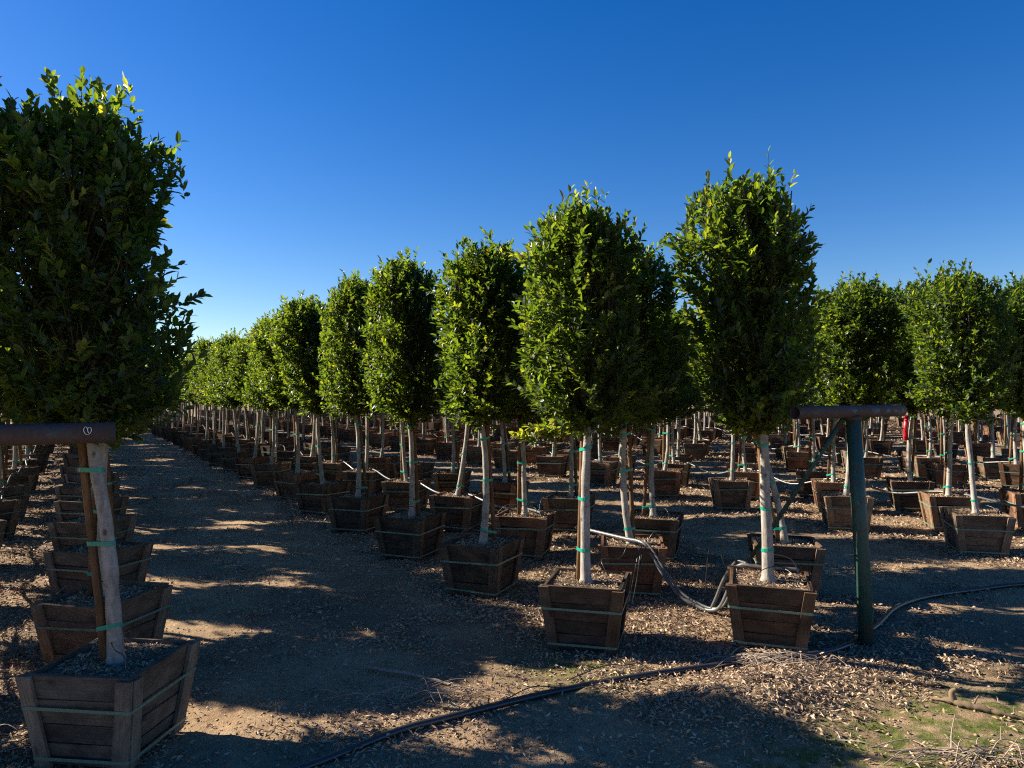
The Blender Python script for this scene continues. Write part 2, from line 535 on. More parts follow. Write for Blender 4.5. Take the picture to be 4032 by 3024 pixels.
    for i in range(9):
        a = g.random() * 6.283; z0 = .05 + i * hgt * .07
        o = np.array([np.cos(a), np.sin(a), 0])
        mb.tube(spline([np.array([0, 0, z0]) + 0 * o, o * .10 + [0, 0, z0 + .14], o * rad * .5 + [0, 0, z0 + .5], o * rad * .6 + [0, 0, min(hgt * .95, z0 + .95)]], 4), np.linspace(.016, .004, 13), 5, False)
    return crown, mb.mesh('limbs', M_TWIG)


CROWN_SPECS = [
    dict(seed=1, rad=.405, hgt=1.53, top=.32, spikes=6, lobes=.18, lean=(-.06, 0), low=(-.50, -.12, -.06)),          # 0 front tree of first row
    dict(seed=2, rad=.44, hgt=1.62, top=.30, spikes=7, lean=(-.09, 0), lobes=.16),   # 1 dark tree beside the post
    dict(seed=3, rad=.445, hgt=1.55, top=.17, spikes=10, lobes=.20, lean=(.03, 0), n_out=780, n_in=430),    # 2 tree at left edge
    dict(seed=4, rad=.41, hgt=1.54, top=.26, spikes=5),
    dict(seed=5, rad=.42, hgt=1.62, top=.34, spikes=4, lean=(-.05, .03)),
    dict(seed=6, rad=.48, hgt=1.52, top=.22, spikes=12, lobes=.26, lean=(.08, -.05)),
    dict(seed=7, rad=.44, hgt=1.56, top=.32, spikes=5, lobes=.18),
    dict(seed=8, rad=.41, hgt=1.60, top=.30, spikes=5, lean=(.05, -.04)),
    dict(seed=9, rad=.45, hgt=1.52, top=.28, spikes=7, lobes=.26, lean=(-.10, .06), n_out=600, n_in=330),
    dict(seed=10, rad=.42, hgt=1.58, top=.28, spikes=6, lobes=.17, lean=(.04, .04)),
]
CROWNS = [crown_meshes(**s) for s in CROWN_SPECS]

# ------------------------------------------------------------------ trunks, stakes, ties (origin at the soil surface)
TIE_H = (.16, .56, .95, 1.14)


def trunk_set(seed, bend=.03, stake_dir=2.6, r0=.040):
    g = np.random.default_rng(100 + seed)
    z = np.concatenate([[-.04, 0, .03, .08], np.linspace(.18, 1.25, 14), np.linspace(1.4, 2.55, 7)])
    a, b = g.random(2) * 6.28
    px = bend * np.sin(z * 2.6 + a) * np.clip(z / .4, 0, 1); py = bend * np.sin(z * 2.1 + b) * np.clip(z / .4, 0, 1)
    px -= np.interp(0, z, px); py -= np.interp(0, z, py)
    P = np.stack([px, py, z], -1)
    r = np.interp(z, [-.04, 0, .03, .08, .2, 1.2, 2.55], [r0 * 1.7, r0 * 1.55, r0 * 1.25, r0 * 1.08, r0, r0 * .84, r0 * .2])
    r = r * (1 + g.normal(0, .045, len(z)))
    px = px + .006 * np.sin(z * 9 + a) ; py = py + .006 * np.sin(z * 8 + b)
    P = np.stack([px, py, z], -1)
    mb = MB(); mb.tube(P, r, 14)
    trunk = mb.mesh('trunk', M_TRUNK, True)
    sr = .021
    off = np.array([math.cos(stake_dir), math.sin(stake_dir)])

    def at(h):
        return np.array([np.interp(h, z, px), np.interp(h, z, py), h]), float(np.interp(h, z, r))
    q0, r0_ = at(.3); q1, r1_ = at(1.1)
    s0 = q0[:2] + off * (r0_ + sr + .014); s1 = q1[:2] + off * (r1_ + sr + .006)
    sl = (s1 - s0) / .8
    hs = np.array([-.05, .3, .8, 1.3, 1.75])
    SP = np.stack([s0[0] + sl[0] * (hs - .3) + g.normal(0, .003, 5), s0[1] + sl[1] * (hs - .3) + g.normal(0, .003, 5), hs], -1)
    mb = MB(); mb.tube(SP, sr * (1 + g.normal(0, .04, 5)), 9, True, g.random())
    stake = mb.mesh('stake', M_STAKE, True)
    ties = []
    for h in TIE_H:
        h = h + g.normal(0, .03)
        c, rr = at(h); s = np.array([np.interp(h, hs, SP[:, 0]), np.interp(h, hs, SP[:, 1])])
        pts = np.concatenate([c[:2] + (rr + .004) * np.array([(math.cos(x), math.sin(x)) for x in np.arange(12) * math.pi / 6]),
                              s + (sr + .004) * np.array([(math.cos(x), math.sin(x)) for x in np.arange(12) * math.pi / 6])])
        cen = pts.mean(0)
        # convex hull (gift wrapping) of both circles
        hull = []; p = int(np.argmin(pts[:, 0])); 
        while True:
            hull.append(p); q = (p + 1) % len(pts)
            for k in range(len(pts)):
                if np.cross(pts[q] - pts[p], pts[k] - pts[p]) < 0: q = k
            p = q
            if p == hull[0] or len(hull) > 40: break
        H = pts[hull]; m = len(H); tilt = g.normal(0, .12, 2)
        zz = (H - cen) @ tilt
        hw = .011
        lo = np.concatenate([H, (h - hw + zz)[:, None]], 1); hi = np.concatenate([H, (h + hw + zz)[:, None]], 1)
        H2 = cen + (H - cen) * .97
        lo2 = np.concatenate([H2, (h - hw + zz)[:, None]], 1); hi2 = np.concatenate([H2, (h + hw + zz)[:, None]], 1)
        i = np.arange(m); j = (i + 1) % m
        Q = np.concatenate([np.stack([i, j, j + m, i + m], -1), np.stack([j + 2 * m, i + 2 * m, i + 3 * m, j + 3 * m], -1),
                            np.stack([i + m, j + m, j + 3 * m, i + 3 * m], -1), np.stack([j, i, i + 2 * m, j + 2 * m], -1)])
        mb = MB(); mb.add(np.concatenate([lo, hi, lo2, hi2]), Q)
        ties.append(mb.mesh('tie', M_TIE))
    return trunk, stake, ties, at(1.12)[0], stake_dir


TRUNKS = [trunk_set(0, .022, 2.75, .033), trunk_set(1, .024, 1.3, .037), trunk_set(2, .034, 3.0, .0345)] + \
         [trunk_set(3 + i, .025 + .005 * i, random.uniform(0, 6.28), random.uniform(.028, .034)) for i in range(6)]

# ------------------------------------------------------------------ wooden planter boxes
BA, BB, BH, SOIL_Z = .268, .205, .455, .425     # half width at the rim and at the bottom, height, soil level


def bw(z):
    return BB + (BA - BB) * z / BH


def side_pieces(g, side):
    """boards and battens of one side as lists of 8 corners"""
    out = []
    a = side * math.pi / 2
    ca, sa = math.cos(a), math.sin(a)

    def pt(s, o, z):
        x, y = s, -(bw(z) + o)
        return (x * ca - y * sa, x * sa + y * ca, z)
    odd = side % 2
    nb = 4
    cuts = np.linspace(.012, BH, nb + 1); cuts[1:-1] += g.normal(0, .008, nb - 1)
    for i in range(nb):
        z0, z1 = cuts[i] + .002, cuts[i + 1] - .0025 - .002 * g.random()
        if i == nb - 1: z1 += g.normal(0, .004)
        e = (.024 if odd else -.0) ; th = .021; o = g.normal(0, .0018)
        j = lambda: g.normal(0, .0022)
        e0, e1 = e + .002 * g.random(), e + .002 * g.random()
        c = [pt(-(bw(z0) - e0), o + j(), z0 + j()), pt(bw(z0) - e1, o + j(), z0 + j()), pt(bw(z0) - e1, o - th, z0), pt(-(bw(z0) - e0), o - th, z0),
             pt(-(bw(z1) - e0), o + j(), z1 + 2 * j()), pt(bw(z1) - e1, o + j(), z1 + 2 * j()), pt(bw(z1) - e1, o - th, z1), pt(-(bw(z1) - e0), o - th, z1)]
        gv = [(-BA, z0), (BA, z0), (BA, z0 + .02), (-BA, z0 + .02), (-BA, z1), (BA, z1), (BA, z1 + .02), (-BA, z1 + .02)]
        sd = g.random()
        out.append(('board', c, [(x + side * 3, y, sd) for x, y in gv]))
    for sg in (-1, 1):
        wdt = .066 + .012 * g.random(); th = .019
        top = BH - .004 - .012 * g.random(); bot = .004 + .006 * g.random()
        edge = lambda z: bw(z) + (.0 if odd else .021) - .001
        o0 = .0045
        tw = g.normal(0, .004)
        def c4(z, extra=0.):
            s_out = edge(z); s_in = edge(z) - wdt + extra
            q = [pt(sg * s_out, o0 + th, z), pt(sg * s_in, o0 + th + tw * .3, z), pt(sg * s_in, o0, z), pt(sg * s_out, o0, z)]
            return q if sg < 0 else [q[1], q[0], q[3], q[2]]
        c = c4(bot) + c4(top, .004 * g.random())
        sd = g.random()
        gv = [(z, y, sd) for z in (bot, top) for y in (0, .07, .09, .02)]
        out.append(('batten', c, [(x + side * 3 + sg, y, s_) for x, y, s_ in gv]))
    return out


def strap_mesh(g, z):
    e = .027
    zj = g.normal(0, .006, 4)
    pts = []
    for k in range(4):
        a = k * math.pi / 2
        for (sx, sy) in ((-1, -1),):
            w = bw(z) + e
            for dx, dy in ((-w, -w + .012), (-w + .0035, -w + .0035), (-w + .012, -w)):
                x, y = dx, dy
                pts.append((x * math.cos(a) - y * math.sin(a), x * math.sin(a) + y * math.cos(a), z + zj[k]))
    P = np.array(pts); m = len(P); hw = .0075
    up = np.array([0, 0, hw])
    sc = 1 + .0 * z
    lo, hi = P - up, P + up
    inn = P * np.array([.993, .993, 1])
    lo2, hi2 = inn - up, inn + up
    i = np.arange(m); j = (i + 1) % m
    Q = np.concatenate([np.stack([i, j, j + m, i + m], -1), np.stack([j + 2 * m, i + 2 * m, i + 3 * m, j + 3 * m], -1),
                        np.stack([i + m, j + m, j + 3 * m, i + 3 * m], -1), np.stack([j, i, i + 2 * m, j + 2 * m], -1)])
    mb = MB(); mb.add(np.concatenate([lo, hi, lo2, hi2]), Q)
    return mb.mesh('strap', M_STRAP)


def flakes(g, P, size, up=None, flat=.35):
    """dry leaf flakes at the points P: folded diamonds, two triangles each"""
    n = len(P)
    a = g.random(n) * 6.283
    ln = size * (.5 + .9 * g.random(n)); wd = ln * (.16 + .30 * g.random(n))
    tilt = g.normal(0, flat, n); roll = g.normal(0, .6, n)
    ld = np.stack([np.cos(a) * np.cos(tilt), np.sin(a) * np.cos(tilt), np.sin(tilt)], -1)
    sd = np.stack([-np.sin(a), np.cos(a), 0 * a], -1)
    nr = np.cross(ld, sd)
    s2 = sd * np.cos(roll)[:, None] + nr * np.sin(roll)[:, None]
    n2 = np.cross(ld, s2)
    cur = .12 + .3 * g.random(n)
    lift = np.abs(np.sin(tilt)) * ln * .5 + np.abs(np.sin(roll)) * wd * .5 + .002
    C = P + np.stack([0 * a, 0 * a, lift], -1)
    V = np.stack([C - ld * (ln / 2)[:, None], C + s2 * (wd / 2)[:, None] + n2 * (cur * wd)[:, None], C + ld * (ln / 2)[:, None] + n2 * (.15 * ln * g.normal(0, 1, n))[:, None],
                  C - s2 * (wd / 2)[:, None] + n2 * (cur * wd)[:, None]], 1)
    b = np.arange(n)[:, None] * 4
    F = np.concatenate([b + [[0, 2, 1]], b + [[0, 3, 2]]])
    tint = np.clip(g.beta(2.2, 1.8, n), 0, 1)
    return V.reshape(-1, 3), F, np.repeat(tint, 4)


def box_set(seed):
    g = np.random.default_rng(500 + seed)
    pcs = [side_pieces(g, s) for s in range(4)]
    near = []; panels = []; allm = MB()
    for s in range(4):
        pan = MB()
        for kind, c, gv in pcs[s]:
            mb = MB(); mb.hexa(c, gv); near.append((kind, mb.mesh(kind, M_BATTEN if kind == 'batten' else M_WOOD)))
            pan.hexa(c, gv); allm.hexa(c, gv)
        panels.append(pan.mesh('side_panel', M_WOOD))
    hull = allm.mesh('planter_box', M_WOOD)
    straps = [strap_mesh(g, .315 + g.normal(0, .01)), strap_mesh(g, .06 + g.normal(0, .008))]
    w = bw(SOIL_Z) - .021
    m = 15
    X, Y = np.meshgrid(np.linspace(-w, w, m), np.linspace(-w, w, m))
    Z = SOIL_Z + .03 * (fbm(X * 9 + seed * 7, Y * 9, seed, 3) - .5)
    ii = (np.arange(m - 1)[:, None] * m + np.arange(m - 1)[None]).ravel()
    soil = mesh_np('soil', np.stack([X, Y, Z], -1).reshape(-1, 3), np.stack([ii, ii + 1, ii + m + 1, ii + m], -1), [M_SOIL], None, True)
    k = 1000
    xy = g.uniform(-w + .015, w - .015, (k, 2))
    zz = SOIL_Z + .03 * (fbm(xy[:, 0] * 9 + seed * 7, xy[:, 1] * 9, seed, 3) - .5)
    V, F, T = flakes(g, np.stack([xy[:, 0], xy[:, 1], zz], -1), .024)
    V[:, :2] = np.clip(V[:, :2], -w, w)
    mulch = mesh_np('mulch', V, F, [M_LITTER], {'tint': T})
    return dict(near=near, panels=panels, hull=hull, straps=straps, soil=soil, mulch=mulch)


BOXES = [box_set(i) for i in range(4)]

# ------------------------------------------------------------------ layout of the rows
ROWS = {}          # row number: (n, [d ...]); 1.. to the right of the aisle, -1.. to the left
def run(lst, step, upto):
    lst = list(lst); 
    while lst[-1] < upto: lst.append(lst[-1] + step + random.uniform(-.07, .07))
    return lst

FAR = 62
ROWS[1] = (3.08, run([4.10, 5.63, 7.24, 8.94, 10.52, 12.12, 13.8], 1.63, FAR))
ROWS[2] = (4.20, run([3.46, 4.94, 6.64, 8.39, 10.13], 1.63, FAR))
ROWS[3] = (5.36, run([4.25, 5.89, 7.51], 1.63, FAR))
ROWS[4] = (8.50, run([4.21, 5.79, 7.64], 1.63, FAR))
ROWS[5] = (9.62, run([3.46, 5.09, 6.72], 1.63, FAR))
ROWS[6] = (10.76, run([4.65, 6.25], 1.63, FAR))
for b in range(2, 8):
    for k in range(3):
        ROWS[b * 3 + k + 1] = (3.11 + 5.39 * b + [0, 1.11, 2.25][k], run([[4.1, 3.4, 4.2][k] + random.uniform(-.2, .2)], 1.63, FAR))
ROWS[-1] = (.165, run([4.09, 5.41, 7.05, 8.7], 1.63, FAR))
ROWS[-2] = (-.99, [d + .386 for d in ROWS[-1][1]])
ROWS[-2][1][1] = 5.42
ROWS[-3] = (-2.12, [d + .786 for d in ROWS[-1][1]])
ROWS[-4] = (-5.2, run([25.], 1.63, FAR))

SPEC = {  # row, index: lean x, lean y, box yaw, crown, scale r, scale h, trunk, tree yaw
    (1, 0): (-.012, 0, -15, 0, 1.0, .98, 0, 0),
    (1, 1): (.0, 0, -24, 7, 1.0, .93, 5, 1.2),
    (1, 2): (.0, 0, -23, 4, 1.0, 1.0, 3, 2.2),
    (1, 3): (-.07, 0, -20, 9, .98, 1.04, 6, 4.0),
    (2, 0): (-.07, .0, -18, 1, 1.02, 1.03, 1, 0),
    (2, 1): (-.10, 0, -8, 6, 1.0, .98, 7, 5.0),
    (3, 0): (-.17, 0, -12, 3, 1.0, .95, 8, 2.9),
    (-1, 0): (-.075, 0, -7, 2, 1.0, 1.0, 2, 0),
    (-1, 1): (-.02, 0, -13, 8, .86, .54, 4, 2.0),
    (-1, 2): (.0, 0, -15, 3, .86, .52, 5, 2.0),
    (-2, 0): (.0, 0, -15, 9, 1.1, 1.30, 6, 2.0),  # off-frame tree, made extra tall to shade the left-edge tree
    (-2, 1): (.0, 0, -15, 6, 1.15, 1.36, 5, 2.0),  # also off frame, stretched to shade the left-edge tree
    (-2, 2): (.0, 0, -15, 4, .9, .55, 5, 2.0),  # off-frame tree, kept short so sunlight reaches the ground
    (4, 0): (-.05, 0, -15, 8, 1.02, 1.0, 4, .5),
    (4, 1): (.03, 0, -14, 5, 1.12, 1.05, 5, 3.5),
    (5, 1): (.0, 0, -16, 6, 1.1, 1.06, 5, 3.5),
    (6, 1): (.0, 0, -20, 7, 1.2, 1.12, 7, 3.5),
    (6, 0): (.0, 0, -16, 9, 1.15, 1.04, 6, 3.5),
}
CX = 1106 / 1560.
STAKE_AT = {(1, 0): 118, (2, 0): 85, (-1, 0): 176, (-1, 1): 178, (1, 1): 30, (1, 2): 40, (1, 3): 10, (2, 1): 25, (3, 0): 172, (3, 1): 170, (4, 0): 60, (4, 1): 20}


def in_frame(x, y):
    return y > 2.4 and abs(x) < (CX * y + .55)


inst, rest = [], []
for rk, (n0, ds) in ROWS.items():
    for i, d0 in enumerate(ds):
        j = (0, 0) if (rk, i) in SPEC else (random.uniform(-.06, .06), random.uniform(-.05, .05))
        x, y = nd(n0 + j[0], d0 + j[1])
        if (rk, i) not in SPEC and d0 > 12 and random.random() < .035: continue      # a few gaps in the rows
        vis = in_frame(x, y)
        shade = rk in (-1, -2, -3) and not vis and d0 < 30       # trees left of the frame whose shade falls into it
        edge = (not vis) and rk in (4, 5, 6) and d0 < 6.5
        if vis or shade or edge:
            inst.append((math.hypot(x, y) if vis else 0, rk, i, x, y, vis))
inst.sort()
off_frame = [t for t in inst if not t[5]]
seen = [t for t in inst if t[5]]
rest = [t for t in seen[295:] if t[4] < 75]
seen = seen[:295]

ORD = 'first second third fourth fifth sixth seventh eighth ninth tenth eleventh twelfth thirteenth fourteenth fifteenth sixteenth seventeenth eighteenth nineteenth twentieth'.split()
def ordw(k):
    if k <= 20: return ORD[k - 1]
    tens = {20: 'twenty', 30: 'thirty', 40: 'forty'}[k // 10 * 10]
    return tens + '-' + ORD[k % 10 - 1] if k % 10 else {30: 'thirtieth', 40: 'fortieth'}[k]

TREE_LABEL = {
    (1, 0): 'leafy column tree with pale trunk in the lone front box beside the dirt aisle',
    (2, 0): 'tallest dark column tree, standing just left of the green pipe post',
    (-1, 0): 'large shaded column tree filling the upper corner above the rusty pipe',
    (3, 0): 'column tree with a strongly leaning trunk behind the tree by the green post',
    (4, 1): 'column tree with ragged spiky top just right of the tallest dark tree',
}
BOX_LABEL = {
    (1, 0): 'dark plank box at the front of the aisle, green straps tilted, black hose before it',
    (2, 0): 'dark plank box against the green post with loops of hose at its corner',
    (-1, 0): 'large grey plank box in the lower corner, its edge turned to the viewer',
    (3, 0): 'grey plank box half hidden behind the box by the green post',
    (4, 0): 'grey plank box standing alone beyond the bare dirt, right of the green post',
}
cnt_row = {}
order = sorted(seen, key=lambda t: (t[1], t[4]))
idx_in_row = {}
for t in order:
    cnt_row[t[1]] = cnt_row.get(t[1], 0) + 1
    idx_in_row[(t[1], t[2])] = cnt_row[t[1]]

seq = 0
def rowname(rk):
    return '%s row %s of the dirt aisle' % (ordw(abs(rk)), 'right' if rk > 0 else 'left')


BOX_AT = {}
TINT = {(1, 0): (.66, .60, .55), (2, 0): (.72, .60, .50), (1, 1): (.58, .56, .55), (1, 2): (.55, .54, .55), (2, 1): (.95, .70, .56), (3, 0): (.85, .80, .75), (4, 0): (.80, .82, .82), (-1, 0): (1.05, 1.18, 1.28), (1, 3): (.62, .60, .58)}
def make_tree(rk, i, x, y, vis, rank):
    g = random.Random(rk * 1000 + i)
    sp = SPEC.get((rk, i))
    if sp:
        lx, ly, byaw, cv, sr, sh, tv, tyaw = sp
    else:
        lx, ly = g.gauss(0, .035), g.gauss(0, .03)
        byaw = -17 + g.gauss(0, 7); cv = g.choice([3, 4, 5, 6, 7, 8, 9]); sr = g.uniform(.86, 1.1); sh = g.uniform(.85, 1.06)
        if rk in (3, 9) and i > 0: sh = g.uniform(.72, .86)
        if rk in (-2, -3): sr, sh = g.uniform(.80, 1.0), g.uniform(.90, 1.05)
        tv = g.randrange(3, 9); tyaw = g.random() * 6.28
    dist = math.hypot(x, y)
    lod = (0 if rank < 48 else 1 if rank < 110 else 2) if vis else 1
    k = idx_in_row.get((rk, i))
    gz = 0.0
    # --- box
    bx = BOXES[g.randrange(4)]
    rot = (g.gauss(0, .012), g.gauss(0, .012), R(byaw))
    if lod < 2:
        root = link('planter_box', None, None, (x, y, gz), rot)
        root.empty_display_size = .2
        if lod == 0:
            for kind, me_ in bx['near']: link(kind, me_, root)
            mu = link('mulch', bx['mulch'], root); mu['kind'] = 'stuff'
        else:
            for me_ in bx['panels']: link('side_panel', me_, root)
        for me_ in bx['straps']: link('strap', me_, root)
        link('soil', bx['soil'], root)
    else:
        root = link('planter_box', bx['hull'], None, (x, y, gz), rot)
        link('soil', bx['soil'], root)
    BOX_AT[(rk, i)] = (x, y)
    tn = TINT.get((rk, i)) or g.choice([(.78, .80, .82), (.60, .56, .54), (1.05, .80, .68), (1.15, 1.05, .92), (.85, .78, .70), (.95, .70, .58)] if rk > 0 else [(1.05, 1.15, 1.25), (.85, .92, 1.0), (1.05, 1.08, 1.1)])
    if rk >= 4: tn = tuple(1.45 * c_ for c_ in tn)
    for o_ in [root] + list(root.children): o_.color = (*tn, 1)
    # --- tree
    tr = link('column_tree', None, None, (x, y, gz + SOIL_Z), (-ly, lx, tyaw) if False else (0, 0, 0))
    tr.rotation_mode = 'XYZ'
    tr.rotation_euler = (Matrix.Rotation(lx, 3, 'Y') @ Matrix.Rotation(-ly, 3, 'X')).to_euler()
    trunk, stake, ties, top, sdir_ = TRUNKS[tv]
    tyaw = (math.radians(STAKE_AT.get((rk, i), g.uniform(5, 170))) - sdir_) % 6.2832
    rz = (0, 0, tyaw)
    link('trunk', trunk, tr, rot=rz)
    st = link('stake', stake, tr, rot=rz)
    if lod < 2:
        for me_ in ties: link('tie', me_, tr, rot=rz)
    tx = top[0] * math.cos(tyaw) - top[1] * math.sin(tyaw); ty = top[0] * math.sin(tyaw) + top[1] * math.cos(tyaw)
    crm, lim = CROWNS[cv]
    cz = 1.12 + (g.uniform(-.05, .05) if not sp else .07 if (rk, i) == (-1, 0) else 0)
    crot = 0 if sp else g.random() * 6.28
    # keep the crown upright on a leaning trunk
    q = 1.0 if sp else g.uniform(.88, 1.13)
    tx -= .085 if (rk, i) == (-1, 0) else 0
    cr = link('crown', crm, tr, (tx, ty, cz), (ly * .7 + (0 if sp else g.gauss(0, .03)), -lx * .7 + (0 if sp else g.gauss(0, .03)), crot), (sr * q, sr / q, sh)); cr['kind'] = 'stuff'
    link('limbs', lim, cr)
    if vis:
        tl = TREE_LABEL.get((rk, i), 'column tree, %s from the front of the %s' % (ordw(k), rowname(rk)))
        bl = BOX_LABEL.get((rk, i), 'plank box of the %s tree in the %s' % (ordw(k), rowname(rk)))
    else:
        side = 'left' if rk < 0 else 'right'
        tl = 'column tree beyond the %s picture edge, number %s of the %s' % (side, ordw(i + 1), '%s row there' % ordw(abs(rk)))
        bl = 'plank box beyond the %s picture edge, number %s of the %s' % (side, ordw(i + 1), '%s row there' % ordw(abs(rk)))
    tag(tr, tl, 'tree', 'column trees grown in wooden boxes')
    tag(root, bl, 'planter box', 'wooden boxes the trees grow in')
    return tr, root


for rank, (ds_, rk, i, x, y, v) in enumerate(seen):
    make_tree(rk, i, x, y, True, rank)
for (ds_, rk, i, x, y, v) in off_frame:
    make_tree(rk, i, x, y, False, 999)

# the rest of the field, too far to tell apart: one mass
g = np.random.default_rng(77)
cr_v, cr_f, tint, mi = [], [], [], []
vb = 0
for (ds_, rk, i, x, y, v) in rest:
    n = 420
    u = g.random(n); ph = g.random(n) * 6.283
    k = np.clip((u - .7) / .3, 0, 1)
    rr = .45 * np.sqrt(1 - .9 * k ** 2) * (.55 + .5 * g.random(n)) * (.9 + .25 * vnoise(np.cos(ph) * 2 + i, u * 4 + rk))
    hh = 1.62 * g.uniform(.92, 1.05)
    P = np.stack([x + rr * np.cos(ph), y + rr * np.sin(ph), 1.5 + u * hh], -1)
    a = unit(g.normal(0, 1, (n, 3))); b = unit(np.cross(a, g.normal(0, 1, (n, 3))))
    s = (.075 + .05 * g.random(n))[:, None]
    V = np.stack([P - a * s, P + b * s * .55, P + a * s, P - b * s * .55], 1).reshape(-1, 3)
    q = np.arange(n)[:, None] * 4 + [[0, 1, 2, 3]] + vb
    cr_v.append(V); cr_f.append(q); tint.append(np.repeat(np.clip(g.normal(.4, .2, n), 0, 1), 4)); mi.append(np.zeros(n)); vb += len(V)
    mb = MB(); mb.tube([(x, y, .3), (x + g.normal(0, .03), y, 1.7)], [.038, .03], 5, False)
    mb.tube([(x + .07, y + .05, .3), (x + .06, y + .05, 1.8)], [.02, .02], 4, False)
    V = np.concatenate(mb.v); Q = np.concatenate(mb.q)
    cr_v.append(V); cr_f.append(Q + vb); tint.append(np.zeros(len(V))); mi.append(np.full(len(Q), 1)); vb += len(V)
    yaw = R(-17 + g.normal(0, 7)); c_, s_ = math.cos(yaw), math.sin(yaw)
    V = []
    for w, z in ((BB, 0), (BA, BH), (BA - .022, BH), (BA - .03, SOIL_Z)):
        for sx, sy in ((-1, -1), (1, -1), (1, 1), (-1, 1)):
            V.append((x + w * (sx * c_ - sy * s_), y + w * (sx * s_ + sy * c_), z))
    Q = [[l * 4 + e, l * 4 + (e + 1) % 4, l * 4 + 4 + (e + 1) % 4, l * 4 + 4 + e] for l in range(3) for e in range(4)] + [[12, 13, 14, 15]]
    cr_v.append(np.array(V)); cr_f.append(np.array(Q) + vb); tint.append(np.zeros(16)); mi.append(np.array([2] * 12 + [3])); vb += 16
if rest:
    allv = np.concatenate(cr_v)
    me = mesh_np('distant_tree_rows', allv, np.concatenate(cr_f), [M_LEAF, M_TRUNK, M_WOOD, M_SOIL], {'tint': np.concatenate(tint), 'gv': allv * np.array([1, 1, 1.])}, False, np.concatenate(mi))
    o = link('distant_tree_rows', me)
    tag(o, 'far rows of boxed column trees merging into one mass', None, None, 'stuff')

# ------------------------------------------------------------------ T-shaped pipe posts
def pipe_post(name, cx, cy, top, bar_mat, lean, label, bar_half, brace=True, clip=None, bar_r=.043):
    root = link(name, None, None, (cx, cy, 0))
    mb = MB()
    mb.tube([(0, 0, -.1), (lean * .5, 0, top * .5), (lean, 0, top - .03)], [.051, .050, .049], 20)
    link('post', mb.mesh('post', M_POST, True), root)
    n3 = np.array([NV[0], NV[1], 0.])
    b0 = np.array([lean, 0, top]) - n3 * bar_half[0]; b1 = np.array([lean, 0, top]) + n3 * bar_half[1]
    # hollow pipe
    k = 24
    a = np.arange(k) * 2 * np.pi / k
    sx = np.array([-NV[1], NV[0], 0]); sz = np.array([0, 0, 1.])
    def ring(p, r): return p + r * (np.cos(a)[:, None] * sx + np.sin(a)[:, None] * sz)
    segs = 8
    V = [ring(b0 + (b1 - b0) * t, bar_r * (1 + .01 * math.sin(t * 9))) for t in np.linspace(0, 1, segs)] + [ring(b0 + (b1 - b0) * t, bar_r - .005) for t in np.linspace(1, 0, segs)]
    V = np.concatenate(V); m = 2 * segs
    i = np.arange(m)[:, None] * k; j = np.arange(k)[None]; i2 = ((np.arange(m) + 1) % m)[:, None] * k
    Q = np.stack([i + j, i2 + j, i2 + (j + 1) % k, i + (j + 1) % k], -1).reshape(-1, 4)
    mb = MB(); mb.add(V, Q)
    link('crossbar', mb.mesh('crossbar', bar_mat, True), root)
    mb = MB(); mb.tube([np.array([lean, 0, top - bar_r - .018]), np.array([lean, 0, top - bar_r + .006])], [.053, .061], 20)
    link('weld', mb.mesh('weld', bar_mat, True), root)
    if brace:
        mb = MB(); e = np.array([DV[0], DV[1], 0]) * 1.35
        mb.tube([np.array([lean - .06, .02, top - .05]), np.array([lean, 0, top]) * .5 + e * .5 + [0, 0, -.02], e + [0, 0, -.03]], .017, 10)
        link('brace', mb.mesh('brace', M_POST, True), root)
    if clip:
        mb = MB()
        th = np.linspace(0, 6.283 * 1.7, 30)
        q = b1 - n3 * clip
        mb.tube([q + n3 * (.010 * math.cos(t) + .0022 * t - .012) + np.array([NV[1], -NV[0], 0]) * (bar_r + .004) + sz * (.017 * math.sin(t) * (1 - .02 * t) + .012) for t in th], .0016, 6)
        link('wire_clip', mb.mesh('wire_clip', M_WIRE, True), root)
    tag(root, label, 'pipe post', 'T-shaped pipe posts at the row ends')
    return root


pipe_post('pipe_post', 2.46, 5.02, 1.625, M_RUST, -.09, 'dark green T-shaped pipe post with slanting brace beside the tallest tree', (.62, .58))
pipe_post('pipe_post', -2.28, 2.70, 1.585, M_RUST, .0, 'rusty pipe crossbar with wire clip jutting in before the large shaded tree', (.70, .70), clip=.10)

# red flag tape on a stake
rx, ry = BOX_AT.get((6, 1), nd(10.76, 6.25))
mb = MB()
mb.tube([(rx - .10, ry - .07, 1.05), (rx - .105, ry - .07, 1.22), (rx - .09, ry - .07, 1.42)], [.032, .034, .03], 10)
tag(link('flag_tape', mb.mesh('flag_tape', M_RED, True)), 'red tape wrapped round a stake among the trees right of the post', 'tape')

# ------------------------------------------------------------------ irrigation hoses
def hose(name, pts, r, label, per=10, group=None, k=10, mat=None):
    mb = MB(); mb.tube(spline(pts, per), r, k)
    return tag(link(name, mb.mesh(name, mat or M_HOSE_SUNLIT, True)), label, 'hose', group)


GROUP_H = 'hoses lying along the rows of boxes'
def gz1(x, y): return float(ground_z(np.array([x]), np.array([y]))[0])


